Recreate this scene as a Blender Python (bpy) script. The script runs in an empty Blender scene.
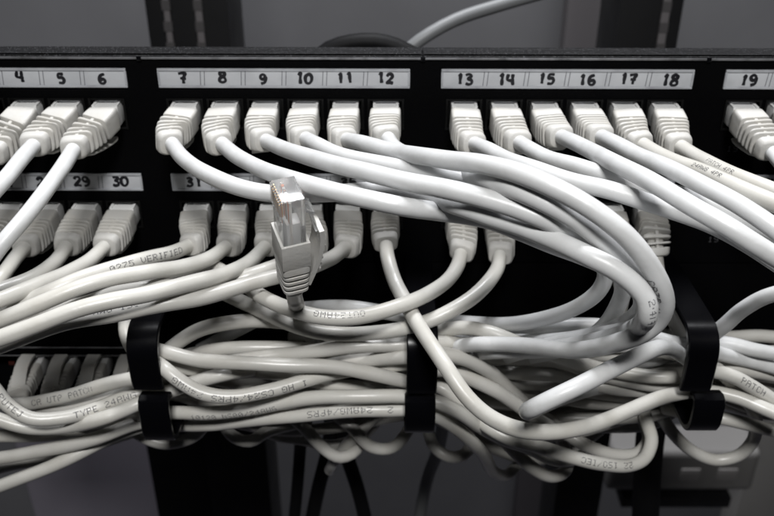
import bpy, bmesh, math, random
from mathutils import Vector, Matrix, kdtree
random.seed(7)
MM = 0.001
S = bpy.context.scene
COL = S.collection

# ------------------------------------------------------------------ camera geometry (millimetres)
FPX = 874.0
TH = math.radians(29.7)
CAM = Vector((0.0, -320.9, 104.3))
ROLL = 0.0026
_F = Vector((0, math.cos(TH), -math.sin(TH)))
_U0 = Vector((0, math.sin(TH), math.cos(TH)))
_R0 = Vector((1, 0, 0))
_R = _R0*math.cos(ROLL) + _U0*math.sin(ROLL)
_U = _U0*math.cos(ROLL) - _R0*math.sin(ROLL)

def ray(px, py):
    return _F + _R*((px-387)/FPX) - _U*((py-258)/FPX)

def at(px, py, Y):
    """point of the place seen at (px, py) of the photograph, Y mm in front of / behind the panel face"""
    d = ray(px, py)
    return CAM + d*((Y-CAM.y)/d.y)

# ------------------------------------------------------------------ materials
def mat(name, col, rough=0.5, metal=0.0, spec=0.5, bump=0.0, bscale=400, vary=0.0, vscale=60, vcol=None,
        trans=0.0, ior=1.45, coat=0.0, emis=None, estr=0.0, speck=None):
    m = bpy.data.materials.new(name); m.use_nodes = True
    nt = m.node_tree; b = nt.nodes['Principled BSDF']
    b.inputs['Base Color'].default_value = (*col, 1)
    b.inputs['Roughness'].default_value = rough
    b.inputs['Metallic'].default_value = metal
    b.inputs['Specular IOR Level'].default_value = spec
    b.inputs['Transmission Weight'].default_value = trans
    b.inputs['IOR'].default_value = ior
    b.inputs['Coat Weight'].default_value = coat
    tc = nt.nodes.new('ShaderNodeTexCoord')
    if emis:
        b.inputs['Emission Color'].default_value = (*emis, 1)
        b.inputs['Emission Strength'].default_value = estr
    if vary > 0:
        n = nt.nodes.new('ShaderNodeTexNoise'); n.inputs['Scale'].default_value = vscale
        n.inputs['Detail'].default_value = 6
        nt.links.new(tc.outputs['Object'], n.inputs['Vector'])
        r = nt.nodes.new('ShaderNodeMapRange')
        r.inputs['From Min'].default_value = .46; r.inputs['From Max'].default_value = .68
        nt.links.new(n.outputs['Fac'], r.inputs['Value'])
        mx = nt.nodes.new('ShaderNodeMix'); mx.data_type = 'RGBA'
        mx.inputs['A'].default_value = (*col, 1)
        c2 = vcol or tuple(c*(1-vary) for c in col)
        mx.inputs['B'].default_value = (*c2, 1)
        ml = nt.nodes.new('ShaderNodeMath'); ml.operation = 'MULTIPLY'; ml.inputs[1].default_value = vary if vcol else 1
        nt.links.new(r.outputs['Result'], ml.inputs[0])
        nt.links.new(ml.outputs[0], mx.inputs['Factor'])
        nt.links.new(mx.outputs['Result'], b.inputs['Base Color'])
        rr = nt.nodes.new('ShaderNodeMapRange')
        rr.inputs['To Min'].default_value = rough*.85; rr.inputs['To Max'].default_value = min(1, rough*1.25)
        nt.links.new(n.outputs['Fac'], rr.inputs['Value'])
        nt.links.new(rr.outputs['Result'], b.inputs['Roughness'])
    if speck:
        n = nt.nodes.new('ShaderNodeTexVoronoi'); n.inputs['Scale'].default_value = speck[1]
        nt.links.new(tc.outputs['Object'], n.inputs['Vector'])
        cr = nt.nodes.new('ShaderNodeMapRange')
        cr.inputs['From Min'].default_value = speck[2]; cr.inputs['From Max'].default_value = speck[2]*.4
        nt.links.new(n.outputs['Distance'], cr.inputs['Value'])
        mx = nt.nodes.new('ShaderNodeMix'); mx.data_type = 'RGBA'
        mx.inputs['A'].default_value = (*col, 1); mx.inputs['B'].default_value = (*speck[0], 1)
        nt.links.new(cr.outputs['Result'], mx.inputs['Factor'])
        nt.links.new(mx.outputs['Result'], b.inputs['Base Color'])
    if bump > 0:
        n = nt.nodes.new('ShaderNodeTexNoise'); n.inputs['Scale'].default_value = bscale
        n.inputs['Detail'].default_value = 4
        nt.links.new(tc.outputs['Object'], n.inputs['Vector'])
        bp = nt.nodes.new('ShaderNodeBump'); bp.inputs['Strength'].default_value = bump
        bp.inputs['Distance'].default_value = 0.0003
        nt.links.new(n.outputs['Fac'], bp.inputs['Height'])
        nt.links.new(bp.outputs['Normal'], b.inputs['Normal'])
    return m

M = {}
M['white'] = mat('white_pvc', (.60, .605, .605), .33, bump=.7, bscale=130, vary=.4, vscale=90, vcol=(.42, .42, .41))
M['beige'] = mat('beige_pvc', (.54, .53, .495), .30, bump=.7, bscale=130, vary=.4, vscale=80, vcol=(.44, .42, .37))
M['grey'] = mat('grey_pvc', (.49, .48, .45), .29, bump=.7, bscale=130, vary=.4, vscale=80, vcol=(.40, .38, .34))
M['boot'] = mat('boot_rubber', (.47, .462, .44), .5, bump=.4, bscale=600, vary=.3, vscale=120, vcol=(.46, .43, .37))
M['ink'] = mat('cable_ink', (.05, .05, .06), .6)
M['marker'] = mat('marker_ink', (.006, .006, .009), .45)
M['paper'] = mat('label_paper', (.44, .45, .47), .55, bump=.3, bscale=250, vary=.4, vscale=90, vcol=(.30, .31, .33))
M['holder'] = mat('label_holder', (.36, .37, .39), .22, vary=.6, vscale=120, vcol=(.2, .2, .22))
M['line'] = mat('label_line', (.05, .05, .06), .6)
M['panel'] = mat('black_powder_coat', (.0010, .0010, .0013), .6, bump=.5, bscale=900, spec=.06)
M['flange'] = mat('flange_powder_coat', (.004, .004, .0045), .42, bump=1.0, bscale=1800, speck=((.085, .085, .09), 1000, .27), spec=.2)
M['edge'] = mat('edge_highlight', (.26, .26, .27), .3, metal=.6, vary=.6, vscale=150, vcol=(.02, .02, .02))  # pale colour stands in for the highlight along the bevelled front edge
M['black'] = mat('black_plastic', (.0020, .0020, .0028), .26, bump=.12, bscale=300, spec=.2)
M['jackblack'] = mat('jack_plastic', (.003, .003, .003), .4, spec=.25)
M['print'] = mat('faint_print', (.035, .035, .038), .6)
M['clear'] = mat('clear_polycarbonate', (.96, .965, .965), .13, trans=.84, ior=1.45, bump=.15, bscale=300)
M['milky'] = mat('clouded_polycarbonate', (.80, .80, .79), .15, trans=.12, ior=1.45, bump=.2, bscale=400)
M['gold'] = mat('gold_contact', (.75, .48, .22), .3, metal=1.0)
M['orange'] = mat('orange_wire', (.75, .22, .08), .45)
M['wirewhite'] = mat('white_wire', (.75, .72, .68), .45)
M['brown'] = mat('brown_wire', (.22, .10, .05), .45)
M['wall'] = mat('grey_wall_paint', (.16, .16, .168), .8, vary=.2, vscale=3)
M['post'] = mat('rack_post_steel', (.008, .008, .009), .55, vary=.3, vscale=40, spec=.3)
M['hole'] = mat('hole_shade', (.07, .066, .068), .7)
M['strip'] = mat('post_grey_strip', (.15, .14, .145), .6)
M['dullgrey'] = mat('equipment_grey', (.17, .165, .16), .6, vary=.3, vscale=8)
M['dark'] = mat('dark_cable_pvc', (.004, .004, .0045), .6, spec=.15)
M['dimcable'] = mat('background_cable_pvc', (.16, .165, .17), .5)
M['led'] = mat('red_indicator', (.035, .008, .006), .4)
M['socket'] = mat('socket_plastic', (.21, .20, .195), .5)
M['cabinet'] = mat('cabinet_paint', (.30, .28, .33), .6, vary=.2, vscale=5)
M['floor'] = mat('floor_vinyl', (.11, .105, .12), .6, vary=.2, vscale=3)

# ------------------------------------------------------------------ object helpers
def finish(bm, ang=0.6):
    bmesh.ops.recalc_face_normals(bm, faces=bm.faces[:])
    for f in bm.faces: f.smooth = True
    for e in bm.edges:
        if len(e.link_faces) == 2 and e.calc_face_angle(0) > ang: e.smooth = False

def obj(name, bm, mats, parent=None, origin=None, ang=0.6):
    """bm is in millimetres, world space; origin (mm) becomes the object's origin for top-level meshes"""
    finish(bm, ang)
    o_ = Vector(origin) if origin is not None else Vector((0, 0, 0))
    if parent is not None: o_ = Vector(parent['_o'])
    for v in bm.verts: v.co = (v.co - o_)*MM
    me = bpy.data.meshes.new(name); bm.to_mesh(me); bm.free()
    if not isinstance(mats, (list, tuple)): mats = [mats]
    for m in mats: me.materials.append(m)
    o = bpy.data.objects.new(name, me); COL.objects.link(o)
    if parent is not None: o.parent = parent
    else: o.location = o_*MM
    o['_o'] = tuple(o_)
    return o

def tag(o, label=None, cat=None, group=None, kind=None):
    if label: o['label'] = label
    if cat: o['category'] = cat
    if group: o['group'] = group
    if kind: o['kind'] = kind
    return o

def thing(name, label, cat, origin, group=None):
    o = bpy.data.objects.new(name, None); COL.objects.link(o)
    o.empty_display_size = .005
    o.location = Vector(origin)*MM; o['_o'] = tuple(origin)
    return tag(o, label, cat, group)

def box(bm, c0, c1, bevel=0.0, mi=0, seg=2, mtx=None):
    r = bmesh.ops.create_cube(bm, size=1)
    vs = r['verts']
    c0 = Vector(c0); c1 = Vector(c1)
    for v in vs:
        v.co = Vector(((c0.x+c1.x)/2 + v.co.x*(c1.x-c0.x), (c0.y+c1.y)/2 + v.co.y*(c1.y-c0.y), (c0.z+c1.z)/2 + v.co.z*(c1.z-c0.z)))
    fs = list({f for v in vs for f in v.link_faces})
    if bevel > 0:
        es = list({e for v in vs for e in v.link_edges})
        rb = bmesh.ops.bevel(bm, geom=es, offset=bevel, segments=seg, affect='EDGES', profile=.6)
        vs = list({v for f in rb['faces'] for v in f.verts} | {v for v in vs if v.is_valid})
        fs = list({f for v in vs for f in v.link_faces})
    for f in fs: f.material_index = mi
    if mtx is not None:
        for v in vs: v.co = mtx @ v.co
    return vs

def frames(pts):
    """parallel-transport frames"""
    n = len(pts); T = []
    for i in range(n):
        a = pts[max(0, i-1)]; b = pts[min(n-1, i+1)]
        T.append((b-a).normalized())
    ref = (CAM-pts[0]); N = (ref - T[0]*ref.dot(T[0])).normalized()
    out = []
    for i in range(n):
        N = (N - T[i]*N.dot(T[i])).normalized()
        out.append((T[i], N, T[i].cross(N)))
    return out

def tube(bm, pts, r, seg=16, mi=0, cap=True, rf=None):
    fr = frames(pts); rings = []
    for i, (p, (T, N, B)) in enumerate(zip(pts, fr)):
        rr = r if rf is None else r*rf(i/(len(pts)-1))
        rings.append([bm.verts.new(p + (N*math.cos(a)+B*math.sin(a))*rr) for a in [2*math.pi*k/seg for k in range(seg)]])
    for a, b in zip(rings, rings[1:]):
        for k in range(seg):
            f = bm.faces.new((a[k], a[(k+1) % seg], b[(k+1) % seg], b[k])); f.material_index = mi
    if cap:
        for rg, sgn, i in ((rings[0], -1, 0), (rings[-1], 1, -1)):
            T = fr[i][0]; p = pts[i]
            rr = r if rf is None else r*rf(0 if i == 0 else 1)
            prev = rg
            for q in (.35, .7):
                nx = [bm.verts.new(p + T*sgn*rr*.35*math.sin(q*math.pi/2) + (v.co-p)*math.cos(q*math.pi/2)) for v in rg]
                for k in range(seg):
                    f = bm.faces.new((prev[k], prev[(k+1) % seg], nx[(k+1) % seg], nx[k])); f.material_index = mi
                prev = nx
            f = bm.faces.new(prev); f.material_index = mi

def catmull(P, step=2.0):
    pts = [P[0]*2-P[1]] + list(P) + [P[-1]*2-P[-2]]
    out = []
    for i in range(1, len(pts)-2):
        p0, p1, p2, p3 = pts[i-1:i+3]
        t0 = 0; t1 = t0+max((p1-p0).length, .01)**.5; t2 = t1+max((p2-p1).length, .01)**.5; t3 = t2+max((p3-p2).length, .01)**.5
        n = max(2, int((p2-p1).length/step))
        for k in range(n):
            t = t1+(t2-t1)*k/n
            A1 = p0*((t1-t)/(t1-t0))+p1*((t-t0)/(t1-t0)); A2 = p1*((t2-t)/(t2-t1))+p2*((t-t1)/(t2-t1)); A3 = p2*((t3-t)/(t3-t2))+p3*((t-t2)/(t3-t2))
            B1 = A1*((t2-t)/(t2-t0))+A2*((t-t0)/(t2-t0)); B2 = A2*((t3-t)/(t3-t1))+A3*((t-t1)/(t3-t1))
            out.append(B1*((t2-t)/(t2-t1))+B2*((t-t1)/(t2-t1)))
    out.append(P[-1])
    return out

# ------------------------------------------------------------------ dot-matrix print on a jacket
F57 = {
 'A': '01110 10001 10001 11111 10001 10001 10001', 'C': '01110 10001 10000 10000 10000 10001 01110',
 'D': '11110 10001 10001 10001 10001 10001 11110',
 'E': '11111 10000 10000 11110 10000 10000 11111', 'F': '11111 10000 10000 11110 10000 10000 10000',
 'G': '01110 10001 10000 10111 10001 10001 01110', 'H': '10001 10001 10001 11111 10001 10001 10001',
 'I': '01110 00100 00100 00100 00100 00100 01110', 'J': '00111 00010 00010 00010 00010 10010 01100',
 'N': '10001 11001 10101 10011 10001 10001 10001', 'O': '01110 10001 10001 10001 10001 10001 01110',
 'P': '11110 10001 10001 11110 10000 10000 10000', 'R': '11110 10001 10001 11110 10100 10010 10001',
 'S': '01111 10000 10000 01110 00001 00001 11110', 'T': '11111 00100 00100 00100 00100 00100 00100',
 'U': '10001 10001 10001 10001 10001 10001 01110', 'V': '10001 10001 10001 10001 10001 01010 00100',
 'W': '10001 10001 10001 10101 10101 11011 10001', 'Y': '10001 10001 01010 00100 00100 00100 00100',
 'Z': '11111 00001 00010 00100 01000 10000 11111', '0': '01110 10001 10011 10101 11001 10001 01110',
 '1': '00100 01100 00100 00100 00100 00100 01110', '2': '01110 10001 00001 00110 01000 10000 11111',
 '3': '11110 00001 00001 01110 00001 00001 11110', '4': '00010 00110 01010 10010 11111 00010 00010',
 '5': '11111 10000 11110 00001 00001 10001 01110', '6': '01110 10000 10000 11110 10001 10001 01110',
 '7': '11111 00001 00010 00100 01000 01000 01000', '8': '01110 10001 10001 01110 10001 10001 01110',
 '9': '01110 10001 10001 01111 00001 00001 01110', '/': '00001 00001 00010 00100 01000 10000 10000',
 '-': '00000 00000 00000 11111 00000 00000 00000', ' ': '00000 00000 00000 00000 00000 00000 00000'}

def dot_text(bm, pts, r, text, start, ang=0.0, size=3.0, flip=False, mi=1):
    if isinstance(start, tuple):
        q = ray(*start).normalized()
        k = max(range(len(pts)), key=lambda i: (pts[i]-CAM).normalized().dot(q))
        start = sum((pts[i+1]-pts[i]).length for i in range(k))
    """print text along the jacket. start = arc length (mm), ang = degrees round the jacket from the
    camera-facing line; flip turns the words end for end"""
    L = [0]
    for a, b in zip(pts, pts[1:]): L.append(L[-1]+(b-a).length)
    def frame(s):
        s = min(max(s, 0), L[-1]-.01)
        lo, hi = 0, len(L)-1
        while hi-lo > 1:
            m = (lo+hi)//2
            if L[m] <= s: lo = m
            else: hi = m
        f = (s-L[lo])/max(1e-6, L[hi]-L[lo])
        p = pts[lo].lerp(pts[hi], f)
        T = (pts[min(hi+1, len(pts)-1)]-pts[max(lo-1, 0)]).normalized()
        c = CAM-p; N = (c-T*c.dot(T)).normalized(); B = N.cross(T)
        return p, T, N, B
    dv = size/7; du = dv*1.12
    s = 0
    rnd = random.Random(len(text)*31+int(start))
    for ch in text:
        rows = F57[ch].split()
        for ri, row in enumerate(rows):
            for ci, c in enumerate(row):
                if c == '0' or rnd.random() < .015: continue
                u = s+ci*du; v = (3-ri)*dv
                if flip: u, v = -u, -v
                p, T, N, B = frame(start+u)
                a = v/r + math.radians(ang)
                nn = N*math.cos(a)+B*math.sin(a); tt = B*math.cos(a)-N*math.sin(a)
                q = p+nn*(r+.03)+T*rnd.uniform(-.05, .05)
                rad = dv*.56
                vs = [bm.verts.new(q+T*rad*math.cos(k*math.pi/3)+tt*rad*math.sin(k*math.pi/3)) for k in range(6)]
                f = bm.faces.new(vs); f.material_index = mi
        s += 6.4*du

# ------------------------------------------------------------------ ports
R_C = 2.72
ROW_Z = {1: at(387, 104.3, 0).z-3.9, 2: at(387, 206, 0).z-3.9}
GC = -39.1
def port_x(n):
    g, k = divmod((n-1) % 24, 6)
    return GC+(g-1)*107+(k-2.5)*15.4
def port_row(n): return 1 if n <= 24 else 2

def superell(hw, hh, n, seg=28):
    o = []
    for k in range(seg):
        a = 2*math.pi*(k+.5)/seg
        c, s = math.cos(a), math.sin(a)
        o.append((hw*math.copysign(abs(c)**(2/n), c), hh*math.copysign(abs(s)**(2/n), s)))
    return o

def sweep(bm, path, secs, mi=0, xref=Vector((1, 0, 0))):
    """secs: (s, half width, half height, exponent); path(s) -> point, tangent"""
    rings = []
    for s, hw, hh, n in secs:
        p, T = path(s)
        X = (xref-T*xref.dot(T)).normalized(); Z = T.cross(X)*-1
        if Z.dot(Vector((0, .3, 1))) < 0: Z = -Z
        rings.append([bm.verts.new(p+X*a+Z*b) for a, b in superell(hw, hh, n)])
    for a, b in zip(rings, rings[1:]):
        for k in range(len(a)):
            f = bm.faces.new((a[k], a[(k+1) % len(a)], b[(k+1) % len(a)], b[k])); f.material_index = mi
    for rg in (rings[0], rings[-1]):
        f = bm.faces.new(rg); f.material_index = mi

BOOT_L = 27.0
def boot_path(p0, p2, d0=Vector((0, -1, 0)), bend=.36, dend=None):
    """starts at p0 heading d0, ends at p2 heading dend"""
    L = (p2-p0).length
    if dend is None: dend = (p2-(p0+d0*L*.6)).normalized()
    p1 = p0+d0*L*bend; pe = p2-dend*L*.34
    def path(s):
        t = min(max(s/BOOT_L, -.3), 1.2)
        if t < 0: return p0+d0*(t*L), d0.copy()
        u = 1-t
        p = p0*u**3+p1*3*t*u*u+pe*3*t*t*u+p2*t**3
        tt = min(1.0, t*1.45); uu = 1-tt
        T = (p1-p0)*uu*uu+(pe-p1)*2*tt*uu+(p2-pe)*tt*tt
        return p, T.normalized()
    return path

def boot_dir(P):
    d = (P[5]-P[0]).normalized(); d.x *= (1.7 if P[0].z > -20 else 1.15); d.z *= 1.25
    return d.normalized()

def make_boot(bm, path, xref=Vector((1, 0, 0)), k=1.0):
    W, H = 5.75*k, 4.9*k
    sweep(bm, path, [(0, W*.93, H*.9, 7), (.5, W, H, 8), (7.2, W, H, 8), (7.9, W*.97, H*.96, 7), (8.2, W*.86, H*.82, 5)], xref=xref)
    # core and its spine
    sweep(bm, path, [(7.5, W*.62, H*.50, 5), (15, W*.58, H*.48, 4), (23, W*.52, H*.48, 3.2)], xref=xref)
    sweep(bm, path, [(7.6, .8, H*.90, 6), (14, .8, H*.84, 6), (22.5, .75, H*.74, 6)], xref=xref)
    for i in range(4):
        c = 10.6+i*3.15; q = i/4
        w = W*(1.0-.10*q); h = H*(1.0-.10*q)
        e = 6.5-2.2*q
        sweep(bm, path, [(c-.78, w*.93, h*.92, e), (c-.66, w*.99, h*.99, e), (c-.4, w*1.02, h*1.02, e), (c+.2, w*1.01, h*1.01, e), (c+.45, w*.98, h*.98, e), (c+.56, w*.93, h*.92, e)], xref=xref)
    sweep(bm, path, [(22.5, W*.80, H*.80, 4), (22.8, W*.88, H*.90, 4), (25.6, W*.84, H*.86, 3.4), (26.6, W*.76, H*.78, 3), (27.0, W*.62, H*.66, 2.6)], xref=xref)

def make_guard(bm, path, side=-1, xref=Vector((1, 0, 0))):
    """snagless cover over the latch, a bent tongue on the latch side of the boot"""
    prof = []
    for s, off, th in ((21.5, 4.2, 1.0), (17, 6.0, 1.0), (11, 7.6, 1.0), (5, 8.6, .9), (0.5, 8.8, .9), (-1.2, 8.2, .8)):
        p, T = path(s)
        X = (xref-T*xref.dot(T)).normalized(); Z = T.cross(X)*-1
        if Z.dot(Vector((0, .3, 1))) < 0: Z = -Z
        q = p+Z*side*off
        prof.append([q+X*3.2+Z*th*.5, q+X*3.5, q+X*3.2-Z*th*.5, q-X*3.2-Z*th*.5, q-X*3.5, q-X*3.2+Z*th*.5])
    rings = [[bm.verts.new(v) for v in r] for r in prof]
    for a, b in zip(rings, rings[1:]):
        for k in range(6): bm.faces.new((a[k], a[(k+1) % 6], b[(k+1) % 6], b[k]))
    bm.faces.new(rings[0]); bm.faces.new(rings[-1])

# ------------------------------------------------------------------ cable specifications
# every control point: (x, y, Y) -> at(x, y, Y); 'port' cables start at their boot end
C = []
def cab(key, pts, m='grey', port=None, end=None, label='', text=(), ring=False, r=R_C, group=None, free=True, pin_end=False):
    C.append(dict(key=key, pts=pts, m=m, port=port, end=end, label=label, text=text, ring=ring, r=r, group=group, free=free))

# --- upper row, left group
cab('c4', [(-22, 172, -42), (-45, 200, -60)], 'white', 4, (-9, 156, -27), 'white patch cable in port 4, bending off the left edge')
cab('c5', [(22, 158, -42), (4, 180, -58), (-20, 208, -70), (-45, 240, -75)], 'white', 5, (33, 146, -27), 'white patch cable plugged into port 5 running down left')
cab('c6', [(62, 168, -44), (45, 192, -58), (24, 219, -70), (0, 247, -78), (-25, 280, -82)], 'white', 6, (73, 150, -27), 'white patch cable plugged into port 6 falling across label 28')
# --- upper row, second group: the sweep of six
cab('c7', [(184, 159, -46), (205, 173, -62), (233, 185, -74), (264, 192, -82), (300, 194.5, -86), (345, 193, -87), (380, 190.5, -87), (402, 191.5, -89), (430, 198, -96), (460, 206, -104), (490, 215.5, -110), (520, 226, -113), (560, 243, -118), (590, 257, -123), (612, 268, -126), (632, 283, -128), (645, 299, -128), (647, 314, -127), (636, 328, -116), (608, 338, -100), (570, 346, -86), (530, 351, -70), (490, 352, -54), (455, 358, -38), (420, 366, -24), (380, 374, -18)],
    'white', 7, (172, 144, -28), 'white patch cable from port 7, lowest strand of the sweep and inside the big loop', text=(('24AWG', (650, 300), 30, 2.4, False),))
cab('c8', [(238, 157, -46), (262, 169, -64), (290, 179, -82), (320, 188, -96), (360, 198.5, -104), (400, 206.5, -105), (440, 211.5, -100), (486, 219, -98), (520, 231, -97), (555, 246, -92), (585, 258, -85), (604, 268, -78), (603, 284, -72), (590, 299, -66), (562, 314, -60), (520, 323, -54), (475, 323, -48), (430, 319, -44), (380, 312, -42), (340, 307, -40), (300, 309, -38), (262, 318, -30), (230, 334, -22), (200, 350, -18)],
    'white', 8, (222, 144, -28), 'white patch cable plugged into port 8 passing right behind the clear plug')
cab('c9', [(284, 149, -44), (305, 156, -60), (335, 164, -78), (370, 173, -92), (410, 182.5, -102), (440, 188.5, -108), (480, 198, -112), (515, 208, -114), (545, 219, -115), (575, 233, -114), (600, 249, -109), (618, 267, -101), (623, 284, -92), (619, 303, -84), (602, 328, -74), (575, 345, -64), (545, 354, -54), (510, 360, -44), (470, 370, -28), (430, 378, -20)],
    'white', 9, (266, 141, -28), 'white patch cable plugged into port 9, long bright middle strand of the sweep')
cab('c10', [(318, 145, -42), (335, 153, -52), (360, 160, -62), (400, 168, -74), (440, 175.5, -88), (475, 184, -98), (505, 194, -103), (535, 206, -107), (565, 222, -109), (592, 239, -111), (616, 258, -113), (634, 279, -112), (642, 299, -108), (636, 315, -98), (615, 328, -85), (580, 338, -72), (545, 341, -60), (505, 341, -48), (470, 346, -36), (430, 356, -26), (380, 366, -18)],
    'white', 10, (306, 139, -28), 'white patch cable plugged into port 10, shaded strand between its neighbours')
cab('c11', [(362, 143, -44), (390, 151, -62), (420, 156, -80), (450, 160, -94), (480, 163.5, -106), (510, 171, -113), (540, 182, -119), (575, 199, -124), (605, 219, -127), (630, 241, -129), (650, 266, -130), (662, 288, -130), (665, 306, -128), (656, 323, -124), (636, 336, -117), (605, 346, -108), (570, 350, -94), (540, 347, -80), (505, 344.5, -66), (470, 345, -54), (430, 350, -42), (390, 357, -32), (340, 366, -22), (300, 374, -16)],
    'white', 11, (347, 140, -28), 'white patch cable plugged into port 11, topmost strand forming the outside of the big loop', text=(('CAT5 UTP 24', (650, 276), -46, 2.7, False),))
cab('c12', [(393, 146, -36), (403, 153, -48), (425, 162, -68), (455, 170, -88), (485, 179, -102), (515, 190, -111), (545, 204, -117), (575, 220, -120), (600, 238, -122), (622, 259, -124), (641, 281, -123), (652, 302, -118), (648, 318, -109), (630, 329, -100), (600, 335, -91), (565, 342, -78), (530, 350, -62), (498, 360, -44), (460, 374, -28), (420, 382, -20)],
    'white', 12, (388, 139, -27), 'white patch cable plugged into port 12, tucked behind the topmost strand')
# --- upper row, third group
cab('c13', [(489, 150, -44), (510, 161, -60), (540, 171, -74), (575, 182, -86), (610, 190, -92), (645, 201, -94), (680, 213, -92), (715, 227, -90), (750, 246, -90), (790, 272, -90)],
    'white', 13, (475, 144, -28), 'white patch cable plugged into port 13, lowest of those leaving right')
cab('c14', [(532, 150, -42), (550, 159, -54), (575, 166, -66), (605, 175, -76), (635, 183, -82), (665, 191, -84), (695, 200, -84), (720, 208, -84), (745, 218, -86), (785, 238, -88)],
    'white', 14, (520, 143, -28), 'white patch cable plugged into port 14, passing behind two neighbours')
cab('c15', [(578, 144, -46), (603, 157, -68), (630, 171, -88), (660, 187, -104), (692, 206, -113), (725, 225, -118), (755, 244, -121), (795, 268, -122)],
    'white', 15, (562, 137, -28), 'white patch cable plugged into port 15, foremost strand running right')
cab('c16', [(617, 144, -44), (640, 156, -60), (668, 168, -76), (700, 184, -92), (735, 203, -104), (774, 228, -112), (800, 246, -114)],
    'white', 16, (602, 137, -28), 'white patch cable plugged into port 16, upper bright strand running right')
cab('c17', [(656, 153, -38), (675, 162, -50), (700, 171, -62), (725, 181, -74), (750, 192, -84), (790, 211, -92)],
    'beige', 17, (643, 145, -28), 'beige patch cable in port 17, dot printed and partly hidden', text=(('24AWG 4PR', 34, 28, 1.9, False),))
cab('c18', [(695, 156, -40), (712, 165, -54), (735, 175, -66), (760, 186, -76), (795, 202, -84)],
    'beige', 18, (681, 147, -28), 'beige patch cable in port 18, topmost of the cables at right edge', text=(('PATCH 4PR', 26, 20, 1.9, False),))
cab('c19', [(790, 172, -42), (815, 190, -52)], 'white', 19, (772, 152, -28), 'white patch cable with ribbed boot plugged into port 19')
cab('c20', [(825, 165, -42), (850, 182, -52)], 'white', 20, (808, 150, -28), 'patch cable in the port right of port 19, cut by the frame')
# --- lower row
cab('c27', [(-40, 262, -40), (-60, 276, -50)], 'beige', 27, (-22, 248, -28), 'grey patch cable in the leftmost lower port, mostly hidden')
cab('c28', [(14, 260, -40), (2, 277, -54), (-15, 305, -64)], 'beige', 28, (24, 248, -28), 'beige patch cable from port 28, short and leaving at left')
cab('c29', [(55, 262, -42), (34, 277, -54), (8, 289, -64), (-30, 303, -70)], 'beige', 29, (66, 247, -28), 'beige patch cable plugged into port 29, left lower row')
cab('c30', [(89, 261, -42), (66, 273, -56), (38, 284, -68), (5, 299, -76), (-30, 313, -80)], 'beige', 30, (104, 247, -28), 'beige patch cable plugged into port 30, left lower row')
cab('c31', [(174, 252, -36), (150, 258, -46), (118, 266, -56), (84, 277, -64), (50, 291, -70), (15, 306, -74), (-25, 322, -76)], 'beige', 31, (188, 246, -28),
    'beige patch cable from port 31 with printed writing by its boot', text=(('0275 VERIFIED', (104, 268), 5, 2.9, True),))
cab('c32', [(208, 259, -42), (180, 267, -54), (150, 271, -64), (115, 278, -72), (80, 289, -78), (40, 304, -82), (0, 320, -84), (-30, 332, -84)], 'beige', 32, (226, 247, -28), 'beige patch cable plugged into port 32, uppermost long strand at left')
cab('c33', [(248, 263, -44), (225, 274, -58), (195, 283, -70), (155, 292, -80), (115, 299, -86), (75, 310, -90), (35, 325, -94), (-5, 341, -96), (-35, 353, -96)], 'beige', 33, (265, 247, -28), 'beige patch cable plugged into port 33, lowest bright strand at left')
cab('c34', [(295, 258, -40), (272, 268, -46), (245, 278, -52), (205, 286, -58), (160, 286, -62), (120, 292, -64), (80, 305, -66), (30, 323, -70), (-20, 342, -72)], 'grey', 34, (312, 248, -28), 'grey patch cable plugged into port 34 behind the clear plug')
cab('c35', [(330, 259, -42), (305, 269, -52), (270, 278, -58), (236, 287, -64), (197, 298, -72), (159, 306, -78), (120, 314, -80), (75, 321, -82), (30, 334, -82), (-20, 352, -82)], 'grey', 35, (345, 248, -28),
    'grey patch cable plugged into port 35 passing behind the boot of the clear plug', text=(('4PR 24AWG ISO', (60, 324), -42, 2.6, True),))
cab('c36', [(388, 259, -36), (395, 282, -46), (408, 308, -60), (426, 337, -76), (447, 368, -90), (468, 396, -97), (490, 416, -100), (515, 429, -100), (542, 433, -98), (572, 430, -94), (603, 422, -86), (640, 405, -74), (672, 395, -60), (703, 391.5, -52), (735, 398, -54), (765, 409, -62), (795, 420, -66)],
    'beige', 36, (386, 245, -27), 'beige patch cable dropping from port 36 across the bundle to the right hook')
cab('c37', [(457, 267, -36), (447, 281, -44), (428, 294, -54), (400, 306, -64), (375, 313, -70), (345, 316.5, -72), (315, 315.5, -70), (285, 308, -66), (262, 297, -60), (243, 283, -52), (222, 272, -44), (206, 264, -36), (185, 268, -30), (140, 283, -26)],
    'beige', 37, (461, 254, -27), 'beige cable hanging in a wide U from the sixth boot from right', text=(('OUT24AWG', (362, 314), -20, 2.6, False),))
cab('c38', [(497, 269, -38), (486, 284, -48), (466, 302, -56), (440, 317, -60), (410, 327.5, -60), (380, 333, -58), (350, 335, -56), (318, 331, -52), (290, 323, -46), (264, 312, -42), (245, 303, -38), (225, 294, -34), (200, 285, -28), (160, 290, -24)],
    'beige', 38, (500, 256, -27), 'beige cable hanging in a U just under its similar neighbour')
cab('c41', [(617, 270, -34), (622, 300, -34), (610, 330, -34), (580, 350, -34)], 'grey', 41, (614, 253, -27), 'grey cable from the boot half hidden behind the big loop')
cab('c42', [(660, 285, -34), (668, 310, -36), (680, 332, -38), (700, 345, -40)], 'grey', 42, (656, 257, -27), 'grey cable from the lone plug at right end of lower row')
# --- the loose cable with the clear plug
cab('loose', [(295, 299, -74), (299, 311, -56), (304, 326, -38), (318, 345, -26), (350, 360, -28), (390, 368, -28)], 'beige', None, None, 'loose unplugged network cable standing upright with clear plug on top')
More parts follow.
